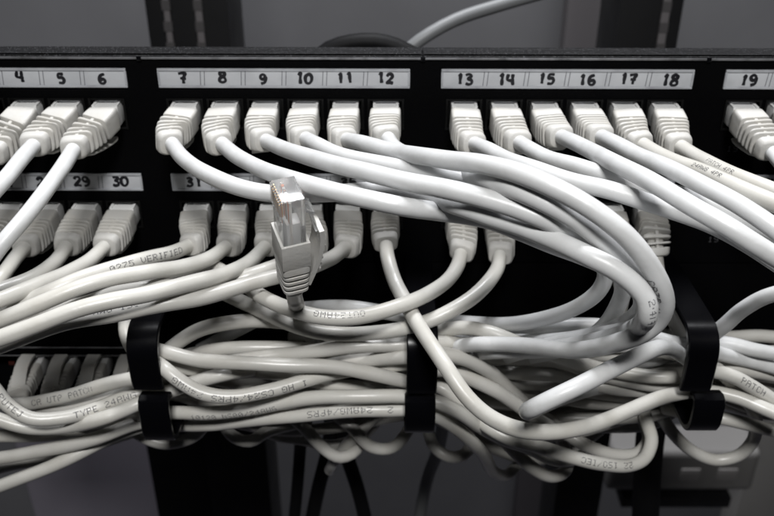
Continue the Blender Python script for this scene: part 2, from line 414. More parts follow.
# --- bundle in the cable rings
b = lambda *a, **k: cab(*a, ring=True, **k)
b('b1', [(140, 380, -26), (138, 358, -38), (146, 349, -50), (165, 352.5, -56), (200, 359, -60), (260, 364, -62), (320, 367, -60), (355, 371, -56), (385, 376, -52), (423, 386, -48), (470, 398, -40), (520, 405, -34)], label='grey cable leaving the left ring, brightest straight strand below the U bends')
b('b2', [(140, 335, -26), (136, 346, -42), (146, 357, -54), (160, 366, -60), (180, 381, -66), (205, 392.5, -68), (235, 396, -68), (270, 390.5, -66), (300, 382, -60), (330, 375, -54), (365, 369, -48), (410, 362, -44), (450, 358, -38)], m='beige', label='beige printed cable sagging right of the left ring', text=(('1 HG CS24/4PRS 24AWG', (306, 381), -22, 3.0, True),))
b('b3', [(136, 385, -24), (142, 372, -40), (160, 356, -48), (176, 343, -50), (198, 331, -50), (228, 324, -48), (260, 321, -46), (300, 325, -42), (345, 335, -38), (390, 345, -34), (423, 350, -32), (470, 355, -30)], label='grey cable arching upward out of the left ring')
b('b4', [(134, 378, -24), (160, 362, -40), (200, 352, -44), (245, 347.5, -46), (290, 349, -44), (330, 354, -40), (380, 364, -36), (423, 370, -34), (470, 381, -34), (520, 392, -34), (600, 402, -32), (660, 400, -34), (703, 393, -36)], label='grey cable just under the arching one, left of centre')
b('b5', [(150, 374, -40), (200, 367, -46), (255, 358, -50), (300, 352, -54), (340, 347.5, -56), (380, 346, -54), (423, 344, -50), (457, 344, -48), (480, 348, -44), (505, 356, -38), (540, 366, -34), (600, 378, -32), (660, 386, -34), (703, 385, -36), (740, 382, -34)], label='grey thick looking strand entering the middle ring near its top')
b('b6', [(300, 372, -44), (345, 362, -50), (380, 358, -54), (410, 357, -54), (437, 354, -52), (460, 358, -50), (485, 370, -50), (510, 390, -48), (532, 408, -46), (560, 428, -44), (588, 446, -48), (615, 456, -50), (637, 455, -48), (648, 442, -42), (645, 424, -32), (630, 405, -24), (600, 392, -18)], label='grey cable from the middle ring curling into the inner lower hoop')
b('b7', [(134, 376, -24), (160, 366, -42), (185, 368, -46), (215, 371, -48), (255, 373, -50), (300, 378, -50), (340, 386, -50), (380, 386, -50), (423, 384, -48), (440, 388, -50), (458, 402, -54), (482, 423, -60), (507, 438, -64), (540, 447, -66), (572, 456, -66), (602, 464, -64), (628, 466, -60), (645, 458, -54), (652, 441, -46), (648, 424, -36), (640, 404, -26), (610, 390, -18)],
    m='beige', label='beige cable with printed writing in the lower hanging hoop', text=(('22 1SO/IEC', (628, 466), 0, 3.0, True),))
b('b8', [(-30, 408, -60), (0, 420, -62), (30, 427, -62), (68, 427, -62), (105, 418, -62), (140, 404, -58), (165, 393, -52), (195, 381, -50), (228, 373, -50), (262, 368, -48), (300, 362, -42), (340, 356, -36), (400, 350, -30)], m='beige', label='beige cable curving up left of and over the left hook')
b('b9', [(60, 430, -34), (110, 420, -40), (150, 415, -46), (175, 412, -54), (210, 413, -58), (250, 408.5, -60), (290, 402, -60), (330, 397.5, -62), (380, 396, -62), (415, 397, -58), (437, 401, -58), (458, 411, -60), (478, 426, -60), (498, 437, -56), (525, 447, -50), (560, 460, -44), (600, 450, -34)],
    m='beige', label='beige strand lying in the left hook and over the middle hook', text=(('10120 NS00/24AWG', (195, 412), -40, 2.6, False),))
b('b10', [(170, 425, -36), (200, 425, -44), (230, 422, -52), (265, 419.5, -58), (300, 416, -60), (340, 412, -60), (385, 409, -60), (415, 409, -58), (436, 416, -58), (458, 430, -58), (475, 445, -54), (486, 459, -44), (494, 472, -30), (508, 474, -16), (524, 460, -10)],
    m='beige', label='lowest beige printed cable, entering the middle hook', text=(('2  24AWG/4PRS', (392, 409), 0, 3.0, True),))
b('b11', [(423, 338, -44), (440, 331, -50), (465, 328, -54), (490, 333, -56), (515, 342, -56), (545, 352, -54), (575, 361, -50), (610, 370, -44), (650, 376, -42), (703, 376, -44), (740, 372, -40), (790, 380, -36)], m='beige', label='beige cable rising out of the middle ring then sinking right, printed', text=(('ISO24', (532, 347), 10, 2.6, False),))
b('b12', [(400, 366, -40), (440, 360, -44), (470, 357.5, -48), (505, 357.5, -50), (540, 360, -48), (570, 366, -46), (600, 375, -42), (640, 383, -42), (703, 388, -44), (740, 399, -40), (790, 410, -36)], label='grey nearly level strand right of the middle ring')
b('b13', [(390, 350, -36), (440, 356, -38), (480, 370, -42), (520, 373, -44), (555, 376, -42), (600, 386, -40), (650, 391, -40), (703, 383, -38), (735, 380, -34), (790, 390, -30)], label='grey strand under the level one, right of the middle ring')
b('b14', [(400, 390, -38), (450, 376, -42), (480, 375, -44), (510, 383, -44), (550, 386, -42), (600, 393, -38), (650, 396, -36), (703, 380, -34), (760, 372, -30)], label='lowest level grey strand right of the middle ring')
b('b15', [(423, 372, -46), (445, 370, -52), (465, 376, -56), (495, 390, -58), (520, 408, -54), (545, 424, -48), (580, 440, -36)], label='grey diagonal strand ending behind the thick bent cable')
b('b16', [(400, 340, -34), (450, 342, -38), (490, 337, -42), (520, 330, -46), (555, 326, -48), (592, 325.5, -48), (630, 330, -48), (665, 340, -50), (703, 349, -52), (725, 355, -50), (750, 361, -48), (795, 374, -46)], m='white', label='white cable level above the bundle running through the right ring')
b('b17', [(790, 290, -70), (765, 297, -66), (742, 310, -60), (722, 327, -52), (703, 342, -46), (680, 352, -38), (650, 362, -32), (610, 366, -28), (560, 372, -24)], m='white', label='white cable arching up to the right edge out of the right ring')
b('b18', [(560, 348, -34), (620, 346, -38), (670, 345, -42), (703, 342, -46), (730, 344, -48), (755, 350, -48), (795, 357, -48)], m='white', label='white strand at right edge just under the arching one')
b('b19', [(640, 372, -30), (680, 368, -34), (703, 366, -40), (725, 367, -42), (755, 371, -40), (795, 381, -38)], m='grey', label='grey strand third from top at the right of the right ring')
b('b20', [(560, 395, -26), (640, 378, -36), (690, 372, -46), (713, 370, -52), (733, 376, -56), (752, 387, -58), (775, 401, -58), (800, 414, -58)], m='beige', label='beige cable with bold print at right edge', text=(('PATCH', (740, 379), 8, 3.0, False),))
b('b21', [(600, 350, -26), (660, 352, -34), (700, 360, -44), (722, 374, -50), (736, 388, -50), (750, 405, -42), (756, 424, -34), (752, 441, -30), (737, 455, -28), (715, 460, -28), (693, 452, -28), (675, 436, -28), (662, 418, -26), (650, 400, -22)], label='grey cable making the round hoop under the right hook')
b('b22', [(665, 408, -36), (690, 414, -44), (715, 417, -48), (745, 423, -48), (795, 436, -46)], label='grey shaded cable under the right hook running to the edge')
b('k', [(745, 374, -20), (716, 371, -28), (696, 364, -40), (681, 355, -57), (668, 348, -77), (648, 351, -97), (617, 366.5, -106), (587, 382, -113), (558, 396, -118), (538, 406, -118), (528, 411, -112), (531, 411, -98), (545, 405, -78), (568, 396, -56), (600, 388, -38), (650, 384, -26)], m='white', label='bright cable bent sharply toward the viewer over the bundle')
# --- left bundle
b('l1', [(-30, 395, -40), (15, 404, -46), (58, 398, -50), (97, 388, -52), (128, 380.5, -50), (160, 374, -44), (220, 380, -36), (280, 388, -30)], m='beige', label='beige cable printed UTP PATCH entering the left ring', text=(('CA UTP PATCH', (38, 401), 0, 3.0, False),))
b('l2', [(-30, 392, -34), (10, 403, -40), (40, 409, -46), (78, 406, -48), (116, 396, -48), (150, 385, -44), (210, 385, -36), (280, 396, -30)], m='grey', label='grey unprinted cable just below the UTP PATCH one')
b('l3', [(-25, 366, -58), (-8, 386, -62), (8, 405, -64), (30, 418, -64), (62, 417, -62), (97, 408, -58), (128, 398, -54), (160, 392, -46), (200, 400, -38), (250, 400, -30)], m='beige', label='beige cable printed TYPE 24AWG curling in from the left edge', text=(('PUTEJ', (0, 397), 0, 2.9, False), ('TYPE 24AWG', (72, 415), 0, 3.0, False)))
b('l4', [(-30, 462, -52), (20, 455, -54), (60, 447, -54), (97, 437, -52), (136, 424, -46), (175, 418, -38), (240, 412, -30)], label='grey shaded cable above the lowest ones at lower left')
b('l5', [(-30, 478, -34), (10, 465, -34), (50, 457, -34), (90, 446, -32), (130, 434, -28), (180, 424, -24)], label='grey dim cable squeezed between two at lower left')
b('l6', [(-30, 498, -56), (0, 486, -58), (39, 471, -58), (78, 453, -54), (116, 436, -46), (150, 425, -36), (200, 418, -28)], m='beige', label='lowest cable at left edge slanting up toward the hook')
b('l7', [(-30, 438, -40), (0, 436, -44), (30, 437, -44), (60, 434, -40), (110, 424, -32), (150, 415, -26)], m='beige', label='short lit strand seen between the cables at left edge')
b('l8', [(150, 300, -20), (134, 305, -34), (126.5, 318, -44), (127, 334, -48), (134, 350, -46), (150, 372, -40), (180, 395, -32), (240, 404, -28)], m='beige', label='beige printed cable standing upright just left of the left ring', text=(('E 24 E', (128, 312), 35, 2.4, True),))
b('l9', [(90, 408, -28), (118, 420, -28), (143, 436, -28), (165, 444, -28), (190, 439, -28), (203, 426, -28), (200, 412, -26), (190, 398, -20)], label='grey shaded cable looping under the left hook')
b('l10', [(212, 404, -18), (222, 422, -20), (234, 437, -22), (250, 441, -22), (268, 431, -20), (310, 420, -18)], label='grey shaded stub drooping right of the left hook')
b('m1', [(232, 408, -12), (252, 424, -14), (280, 437, -15), (305, 441, -15), (332, 446, -14), (362, 436, -14), (385, 408, -12)], label='dark grey strand sagging widely left of the middle hook')
b('m2', [(392, 402, -12), (372, 419, -16), (352, 440, -18), (336, 460, -16), (330, 470, -6)], label='grey cable end poking down left of the middle hook')
b('m3', [(440, 405, -14), (462, 425, -20), (471, 443, -22), (464, 455, -22), (449, 457, -20), (434, 446, -18), (428, 425, -14)], m='grey', label='small dark hoop hanging right of the middle hook')
b('m4', [(470, 408, -28), (492, 428, -40), (512, 450, -46), (532, 467, -48), (551, 476, -46), (565, 471, -40), (567, 456, -30), (560, 438, -18)], label='grey cable sagging lowest between the middle and right hooks')
b('m5', [(320, 402, -10), (352, 428, -20), (372, 446, -20), (392, 447, -20), (406, 434, -18), (418, 412, -12)], label='dark strand sagging just left of the middle hook')
b('m6', [(276, 406, -16), (300, 424, -22), (322, 447, -22), (340, 457, -22), (356, 450, -20), (362, 428, -16), (358, 408, -12)], label='dark strand sagging lowest between the two left hooks')
b('m7', [(150, 404, -10), (180, 416, -12), (215, 420, -14), (262, 428, -14), (318, 429, -15), (372, 421, -14), (423, 416, -14), (458, 428, -16), (496, 449, -16), (540, 460, -14), (575, 448, -12), (600, 430, -10)], label='dark strand running lowest behind both left hooks')
b('m8', [(423, 400, -18), (455, 408, -28), (490, 424, -34), (530, 434, -36), (575, 432, -34), (620, 420, -28), (660, 408, -22), (703, 402, -16)], label='dark strand behind the dropping cable between middle and right hooks')
# deep strands that close the back of the bundle
rf = random.Random(3)
for i in range(16):
    y0 = 338+i*5.2; ph = rf.uniform(0, 6.28); am = rf.uniform(4, 9)
    xs = [132, 150, 215, 290, 360, 423, 500, 580, 650, 703, 760, 810]
    if i < 2: xs = xs[3:]
    pts = []
    for x in xs:
        sag = 6*math.sin(max(0, (x-143) % 280)/280*math.pi) if x > 143 else 0
        lim = 0
        y = y0+am*math.sin(x*.014+ph)+sag*.5
        if x in (143, 423, 703): y = 352+(y-352)*.72
        
        pts.append((x, y, -14-(i % 3)*7-rf.uniform(0, 3)))
    b('f%d' % i, pts, m='grey', label='grey strand deep inside the bundle, mostly hidden by others', group='strands deep inside the bundle')

# ------------------------------------------------------------------ sample the paths, then let strands push each other apart
NEARR = [at(143, 352, -50).x, at(423, 352, -50).x, at(703, 352, -50).x]
for c in C:
    P = [at(*p) for p in c['pts']]
    if c['port']:
        e = at(*c['end']); c['e'] = e
        P = [e]+P
    if c['key'] == 'loose':
        e = at(293, 286, -84); c['e'] = e; P = [e]+P
    c['P'] = catmull(P)
    rr = random.Random(c['key']+'w'); ph = [rr.uniform(0, 6.28) for _ in range(4)]
    Q = c['P']; Q2 = []
    for k, p in enumerate(Q):
        w_ = min(1, max(0, (k-6)/8)) * (.5 if c['m'] == 'white' else 1)
        T = (Q[min(k+1, len(Q)-1)]-Q[max(k-1, 0)]).normalized(); v_ = (CAM-p).normalized(); L_ = T.cross(v_)
        Q2.append(p+L_*w_*(.32*math.sin(k*.16+ph[0])+.2*math.sin(k*.37+ph[1]))+v_*w_*.3*math.sin(k*.2+ph[2]))
    c['P'] = Q2
    c['pin'] = 8 if (c['port'] or c['key'] == 'loose') else 0

allp = []; owner = []
for ci, c in enumerate(C):
    for k in range(len(c['P'])): owner.append((ci, k))
rays = [[(p-CAM).normalized() for p in c['P']] for c in C]
dist = [[(p-CAM).length for p in c['P']] for c in C]
DM = 2*R_C+.12
for it in range(70):
    kd = kdtree.KDTree(len(owner))
    for i, (ci, k) in enumerate(owner): kd.insert(C[ci]['P'][k], i)
    kd.balance()
    moved = [[0.0]*len(c['P']) for c in C]
    for i, (ci, k) in enumerate(owner):
        if k < C[ci]['pin']: continue
        p = C[ci]['P'][k]; acc = 0.0
        for co, j, d in kd.find_range(p, DM):
            cj, kj = owner[j]
            if cj == ci: continue
            dt = dist[ci][k]-dist[cj][kj]
            sgn = 1 if (dt > 0 or (dt == 0 and ci > cj)) else -1
            acc += sgn*(DM-d)
        acc = max(-1.6, min(1.6, acc*.45))
        moved[ci][k] = acc
    for ci, c in enumerate(C):
        m = moved[ci]; n = len(m)
        for rep in range(2):
            m = [sum(m[min(n-1, max(0, k+q))] for q in range(-4, 5))/7.5 for k in range(n)]
        D = dist[ci]
        for k in range(n):
            w = min(1.0, max(0.0, (k-c['pin']+2)/6.0)) if c['pin'] else 1.0
            D[k] += m[k]*w
        for _ in range(1):
            D2 = D[:]
            for k in range(1, n-1):
                if c['pin'] and k < c['pin']: continue
                D2[k] = D[k]*.7+(D[k-1]+D[k+1])*.15
            dist[ci] = D = D2
        for k in range(n):
            r_ = rays[ci][k]
            y = CAM.y+r_.y*D[k]
            lo = -1e9
            if c['ring']:
                x = r_.x*D[k]; z = CAM.z+r_.z*D[k]
                if min(abs(x-q) for q in NEARR) < 10 and z > -121: lo = -61.5
            if y > -4: D[k] += (-4-y)*.6/r_.y
            elif y < lo: D[k] += (lo-y)*.5/r_.y
            c['P'][k] = CAM+r_*D[k]

# ------------------------------------------------------------------ build the cables
def contact_latch(bm, x, z):
    box(bm, (x-2.6, -3.2, z-6.4), (x+2.6, 6, z-5.2), .3)

for c in C:
    P = c['P']; key = c['key']
    mats = [M[c['m']], M['ink']]
    bmc = bmesh.new()
    rr = random.Random(key); a1, a2, a3 = [rr.uniform(0, 6.28) for _ in range(3)]
    tube(bmc, P, c['r'], 18, rf=lambda t: 1+.012*math.sin(t*len(P)*.19+a1)+.010*math.sin(t*len(P)*.43+a2))
    for t in c['text']:
        s, st, ang, size, flip = t; size *= .82
        dot_text(bmc, P, c['r'], s, st, ang, size, flip)
    if c['port'] or key == 'loose':
        root = thing('patch_cable', c['label'], 'network cable', tuple(c['e']), 'patch cables')
        # carry the jacket a little way into the boot
        obj('jacket', bmc, mats, root)
        if c['port']:
            n = c['port']; x = port_x(n); z = ROW_Z[port_row(n)]
            p0 = Vector((x, -5.5, z)); path = boot_path(p0, c['e'], dend=boot_dir(c['P']))
            rb = random.Random(n*7); ro = math.radians(rb.uniform(-4, 4)); xr = Vector((math.cos(ro), 0, math.sin(ro)))
            bb = bmesh.new(); make_boot(bb, path, xref=xr, k=rb.uniform(.97, 1.02))
            make_guard(bb, path, -1, xref=xr)
            obj('boot', bb, M['boot'], root)
            bp = bmesh.new()
            box(bp, (x-4.9, -4.2, z-3.9), (x+4.9, 7, z+4.0), .3)
            box(bp, (x-3.8, -6.4, z-2.9), (x+3.8, -4.25, z+1.6), .1)
            box(bp, (x-4.9, -3.9, z+3.95), (x-3.9, 6.5, z+4.6), .1); box(bp, (x+3.9, -3.9, z+3.95), (x+4.9, 6.5, z+4.6), .1)
            pl = obj('plug', bp, M['milky'], root)
            bp = bmesh.new(); contact_latch(bp, x, z)
            obj('latch', bp, M['milky'], pl)
    else:
        o = obj('network_cable', bmc, mats, None, origin=tuple(P[0]))
        tag(o, c['label'], 'network cable', c['group'] or 'bundled cables')

# ------------------------------------------------------------------ the clear plug, standing upright
loose = next(o for o in COL.objects if o.get('label', '').startswith('loose unplugged'))
base = at(293, 287, -86)
top = at(288.5, 191, -98)
axis = (top-base).normalized()
yaw = math.radians(22)
tdir0 = Vector((math.cos(yaw), math.sin(yaw), 0))       # from the contacts to the latch
tdir = (tdir0-axis*tdir0.dot(axis)).normalized()
wdir = axis.cross(tdir)                                  # across the eight contacts
if wdir.y > 0: wdir = -wdir
LT = (top-base).length
ML = Matrix((tuple(wdir)+(0,), tuple(tdir)+(0,), tuple(axis)+(0,), (0, 0, 0, 1))).transposed()
ML.translation = base
def lb(bm, a, b_, bevel=0, mi=0, seg=2): return box(bm, a, b_, bevel, mi, seg, ML)
def lpath(s):                                            # s from the collar (0) down to the boot end (27)
    return base+axis*((BOOT_L-s)*.80), -axis
bb = bmesh.new()
def lsweep(secs):
    rings = []
    for s, hw, hh, n in secs:
        p, T = lpath(s)
        rings.append([bb.verts.new(p+wdir*a+tdir*q) for a, q in superell(hw, hh, n)])
    for a, q in zip(rings, rings[1:]):
        for k in range(len(a)): bb.faces.new((a[k], a[(k+1) % len(a)], q[(k+1) % len(a)], q[k]))
    bb.faces.new(rings[0]); bb.faces.new(rings[-1])
W, H = 5.9, 4.4
# collar with an open mouth round the plug body
def hollow(s0, s1, hw, hh, wall=.9):
    zo0 = (BOOT_L-s0)*.80; zo1 = (BOOT_L-s1)*.80
    lb(bb, (-hw, -hh, zo1), (-hw+wall, hh, zo0), .25); lb(bb, (hw-wall, -hh, zo1), (hw, hh, zo0), .25)
    lb(bb, (-hw+wall-.2, -hh+.02, zo1), (hw-wall+.2, -hh+wall, zo0-.05), .2); lb(bb, (-hw+wall-.2, hh-wall, zo1), (hw-wall+.2, hh-.02, zo0-.05), .2)
hollow(-3.5, 9, W, H)
lsweep([(4, W*.93, H*.92, 8), (9.0, W*.99, H*.99, 8), (9.4, W, H, 8), (12.4, W, H, 8), (12.8, W*.9, H*.88, 6)])
lsweep([(12.5, W*.72, H*.70, 5), (20, W*.68, H*.66, 4), (26, W*.56, H*.60, 3.2)])
for i in range(4):
    c_ = 14.3+i*2.9; q = i/5; w = W*(1-.14*q); h = H*(1-.10*q)
    lsweep([(c_-.8, w*.9, h*.88, 5), (c_-.6, w, h, 5), (c_+.6, w, h, 5), (c_+.85, w*.88, h*.86, 5)])
lsweep([(25.4, W*.72, H*.78, 4), (27, W*.66, H*.72, 3)])
obj('boot', bb, M['boot'], loose)
# latch guard of the boot: bowed tongue on the latch side, ribbed outside
bg = bmesh.new()
gp = [(19-2, 3.6), (11, 5.6), (4, 7.2), (-3, 8.2), (-8.5, 8.6)]
def tongue(bm, pts, hw, th):
    rings = []
    for i, (z, t) in enumerate(pts):
        a = pts[max(0, i-1)]; b_ = pts[min(len(pts)-1, i+1)]
        d = Vector((0, b_[1]-a[1], b_[0]-a[0])).normalized(); nrm = Vector((0, d.z, -d.y))
        c0 = Vector((0, t, z))
        rings.append([bm.verts.new(ML @ (c0+nrm*u+Vector((v, 0, 0)))) for u, v in ((-th/2, -hw), (th/2, -hw), (th/2, hw), (-th/2, hw))])
    for a, b_ in zip(rings, rings[1:]):
        for k in range(4): bm.faces.new((a[k], a[(k+1) % 4], b_[(k+1) % 4], b_[k]))
    bm.faces.new(rings[0]); bm.faces.new(rings[-1])
Zc = BOOT_L*.80
tongue(bg, [(4, 3.9), (8, 5.4), (13, 7.2), (18, 8.3), (Zc+1, 8.7), (Zc+4.5, 8.4)], 4.2, 1.5)
for i in range(6):
    lb(bg, (-3.6, 7.0+min(i, 4)*.35, 9+i*2.4), (3.6, 8.2+min(i, 4)*.4, 10+i*2.4), .2)
obj('latch_guard', bg, M['boot'], loose)
PZ0, PZ1 = 10.0, (top-base).dot(axis)+.6
bp = bmesh.new()
lb(bp, (-5.2, -3.6, PZ0), (5.2, 3.3, PZ1), .35)
# contact slots: seven thin dividers on the contact face near the nose
for i in range(9):
    x = -4.6+i*1.15
    lb(bp, (x-.2, -4.15, PZ1-7.5), (x+.2, -3.5, PZ1-.3), 0)
pl = obj('plug', bp, M['clear'], loose)
bp = bmesh.new()
for i in range(8):
    x = -4.03+i*1.15
    lb(bp, (x-.2, -3.95, PZ1-5.6), (x+.2, -3.0, PZ1-1.2), 0)
obj('contact', bp, M['gold'], pl)
bw = bmesh.new()
for i, mi in enumerate((1, 0, 1, 2, 1, 1, 0, 1)):
    x = -3.9+i*1.1
    n0 = len(bw.faces)
    pts = [ML @ Vector((x*.5, (-1)**i*.9, 13)), ML @ Vector((x*.9, (-1)**i*.5-.3, 20)), ML @ Vector((x, -.9, PZ1-8)), ML @ Vector((x, -.9, PZ1-1.2))]
    tube(bw, catmull(pts, 2), .46, 8, mi)
obj('wire', bw, [M['orange'], M['wirewhite'], M['brown']], pl)
bp = bmesh.new()                                          # the bare cable end gripped inside the body
tube(bp, [ML @ Vector((0, .2, 8)), ML @ Vector((0, .1, 12)), ML @ Vector((0, 0, 17))], 2.3, 16)
obj('cable_core', bp, M['grey'], pl)
bi = bmesh.new(); lb(bi, (-3.9, -2.2, 8.5), (3.9, 2.0, PZ1-9.5), .8)
obj('strain_relief', bi, M['milky'], pl)
bl = bmesh.new()
tongue(bl, [(PZ1-.5, 3.0), (PZ1-3, 3.9), (PZ1-8, 5.4), (PZ1-13, 6.8), (PZ1-17, 7.5)], 2.0, .9)
tongue(bl, [(PZ1-7, 4.2), (PZ1-8.5, 6.6)], 3.0, .8)
obj('latch', bl, M['clear'], pl)

# ------------------------------------------------------------------ patch panel
PT = at(387, 55.5, 0).z; PB = PT-88.9
pp = thing('patch_bay', 'black two row patch panel with handwritten port numbers', 'patch panel', (0, 0, PB))
XL, XR = -235, 235
HW, HH = 6.1, 5.4
holes = []
for n in list(range(1, 49)): holes.append((port_x(n), ROW_Z[port_row(n)]))
bm = bmesh.new()
zs = sorted({PB, PT}|{ROW_Z[1]-HH, ROW_Z[1]+HH, ROW_Z[2]-HH, ROW_Z[2]+HH})
xs = sorted({XL, XR}|{round(v, 4) for n in range(1, 25) for v in (port_x(n)-HW, port_x(n)+HW)})
V = {}
def gv(x, y, z):
    k = (round(x, 3), round(y, 3), round(z, 3))
    if k not in V: V[k] = bm.verts.new((x, y, z))
    return V[k]
for i in range(len(xs)-1):
    for j in range(len(zs)-1):
        xm = (xs[i]+xs[i+1])/2; zm = (zs[j]+zs[j+1])/2
        if any(abs(xm-h[0]) < HW-.1 and abs(zm-h[1]) < HH-.1 for h in holes): continue
        bm.faces.new((gv(xs[i], 0, zs[j]), gv(xs[i+1], 0, zs[j]), gv(xs[i+1], 0, zs[j+1]), gv(xs[i], 0, zs[j+1])))
geo = bmesh.ops.extrude_face_region(bm, geom=bm.faces[:])
for v in [g for g in geo['geom'] if isinstance(g, bmesh.types.BMVert)]: v.co.y += 2.0
obj('faceplate', bm, M['panel'], pp)
bm = bmesh.new()
box(bm, (XL, 12, PB+1), (XR, 40, PT-16), 0)
obj('housing', bm, M['jackblack'], pp)
# top flange in four sections with thin seams, and the folded edge with its highlight painted pale
bm = bmesh.new()
seams = [XL, at(-140, 50, 0).x, at(423, 50, 0).x, XR]
for a, b_ in zip(seams, seams[1:]):
    box(bm, (a+.15, -.5, PT-1.5), (b_-.15, 8.2, PT), .5, seg=3)
    box(bm, (a+.15, 8.6, PT-1.5), (b_-.15, 12.4, PT-.35), .3)
obj('top_flange', bm, M['flange'], pp)
bm = bmesh.new()
for a, b_ in zip(seams, seams[1:]):
    box(bm, (a+.3, -.95, PT-1.35), (b_-.3, -.45, PT-.55), .18)
obj('folded_edge', bm, M['edge'], pp)
for n in (139, 423, 709):
    x = at(n, 56, 0).x
    bm = bmesh.new(); box(bm, (x-.9, -1.2, PT-1.9), (x+.9, -.3, PT-.2), .2)
    obj('clip', bm, M['black'], pp)
# ports: raised frame + jack cavity
jm = None
for n in range(1, 49):
    x = port_x(n); z = ROW_Z[port_row(n)]
    if abs(x) > 215: continue
    bm = bmesh.new()
    box(bm, (x-7.0, -.9, z-6.3), (x-HW, -.003, z+6.3), .2); box(bm, (x+HW, -.9, z-6.3), (x+7.0, -.003, z+6.3), .2)
    box(bm, (x-HW, -.8, z+HH), (x+HW, -.004, z+6.2), .2); box(bm, (x-HW, -.8, z-6.2), (x+HW, -.004, z-HH), .2)
    box(bm, (x-HW+.1, 2.1, z-HH+.1), (x-HW+.6, 11.9, z+HH-.1)); box(bm, (x+HW-.6, 2.1, z-HH+.1), (x+HW-.1, 11.9, z+HH-.1))
    obj('port', bm, M['jackblack'], pp)
# faint printed numbers low beside the ports
def flat_text(bm, text, x, z, size, y=-.05):
    dv = size/7
    for ch in text:
        for ri, row in enumerate(F57[ch].split()):
            for ci, cc in enumerate(row):
                if cc == '1':
                    box(bm, (x+ci*dv-.5*dv, y-.02, z-ri*dv-.5*dv), (x+ci*dv+.5*dv, y, z-ri*dv+.5*dv))
        x += 6.5*dv
for (px, py, t) in ((728, 146, '19'), (709, 237, '19')):
    bm = bmesh.new(); p = at(px, py, 0); flat_text(bm, t, p.x, p.z, 2.6)
    obj('printed_number', bm, M['print'], pp)

# handwritten numerals: strokes in a unit box (x 0..0.62, z 0..1)
ST = {
 '0': [[(.3, .95), (.06, .75), (.03, .4), (.15, .08), (.38, .04), (.58, .3), (.58, .7), (.42, .93), (.26, .93)]],
 '1': [[(.2, .78), (.34, .97), (.33, .5), (.35, .03)]],
 '2': [[(.05, .75), (.2, .95), (.45, .93), (.54, .7), (.35, .42), (.06, .07), (.3, .1), (.6, .05)]],
 '3': [[(.06, .9), (.35, .97), (.52, .8), (.25, .55), (.5, .42), (.52, .15), (.28, .02), (.04, .1)]],
 '4': [[(.12, .95), (.05, .5), (.3, .42), (.58, .46)], [(.5, .95), (.47, .5), (.5, .03)]],
 '5': [[(.55, .95), (.14, .93), (.1, .58), (.4, .6), (.56, .35), (.42, .06), (.06, .06)]],
 '6': [[(.5, .93), (.2, .8), (.06, .4), (.16, .08), (.42, .04), (.56, .25), (.42, .45), (.1, .36)]],
 '7': [[(.03, .9), (.3, .95), (.58, .93), (.4, .5), (.38, .03)], [(.16, .48), (.58, .44)]],
 '8': [[(.5, .85), (.3, .97), (.1, .82), (.25, .57), (.5, .4), (.55, .15), (.3, .02), (.06, .15), (.12, .4), (.35, .55), (.52, .75), (.48, .9)]],
 '9': [[(.52, .8), (.3, .96), (.08, .8), (.12, .55), (.38, .48), (.54, .7), (.56, .45), (.45, .15), (.15, .03)]]}
hr = random.Random(11)
def hand(bm, text, cx, cz, hgt, y):
    w = .8*hgt; x0 = cx-(len(text)*w-.18*hgt)/2
    for ch in text:
        dz = hr.uniform(-.06, .06)*hgt; sc = hr.uniform(.92, 1.06); sl = hr.uniform(-.08, .08)
        for st in ST[ch]:
            P = catmull([Vector((x0+(a+sl*(b_-.5))*hgt*sc*1.06, 0, cz+(b_-.5)*hgt*sc+dz)) for a, b_ in st], .22)
            k = len(bm.verts)
            tube(bm, P, (.74*hgt/5), 8, 1, True, rf=lambda t: 1+.16*math.sin(t*9+cx))
            bm.verts.ensure_lookup_table()
            for v in bm.verts[k:]: v.co.y = y+v.co.y*.12
        x0 += w
def strip(first, count, z, half, x0, x1, nums, label):
    bm = bmesh.new()
    box(bm, (x0, -.55, z-half+.8), (x1, -.06, z+half-.8), .08)
    p = bm
    m = [(port_x(n)+port_x(n+1))/2 for n in range(first, first+count-1)]
    for x in m:
        for d in (-.75, .75):
            box(bm, (x+d-.11, -.60, z-half+.9), (x+d+.11, -.54, z+half-.9), 0, 2,
                mtx=Matrix.Translation((x, 0, z)) @ Matrix.Rotation(math.radians(4), 4, 'Y') @ Matrix.Translation((-x, 0, -z)))
    for i, t in enumerate(nums):
        if t: hand(bm, t, port_x(first+i)+hr.uniform(-.5, .5), z+hr.uniform(-.3, .2), 4.15, -.62)
    o = obj('label_strip', bm, [M['paper'], M['marker'], M['line']], pp)
    o['label'] = label
    bm = bmesh.new()
    box(bm, (x0-.4, -1.0, z+half-1.0), (x1+.4, -.03, z+half), .25); box(bm, (x0-.4, -1.0, z-half), (x1+.4, -.03, z-half+.9), .25)
    for x in (x0-.45, x1-.35):
        box(bm, (x, -.9, z-half+.9), (x+.8, -.02, z+half-1.0), .2)
    hb = obj('label_holder', bm, M['holder'], o)
z1 = at(387, 78, 0).z; z2 = at(387, 182, 0).z
for g, nums in ((0, ['1', '2', '3', '4', '5', '6']), (1, ['7', '8', '9', '10', '11', '12']), (2, ['13', '14', '15', '16', '17', '18']), (3, ['19', '20', '', '', '', ''])):
    xc = GC+(g-1)*107
    strip(g*6+1, 6, z1, 3.75, xc-47.2, xc+47.2, nums, 'strip with handwritten numbers %s to %s above the upper ports' % (nums[0], nums[-1]) if nums[-1] else 'strip starting with handwritten 19')
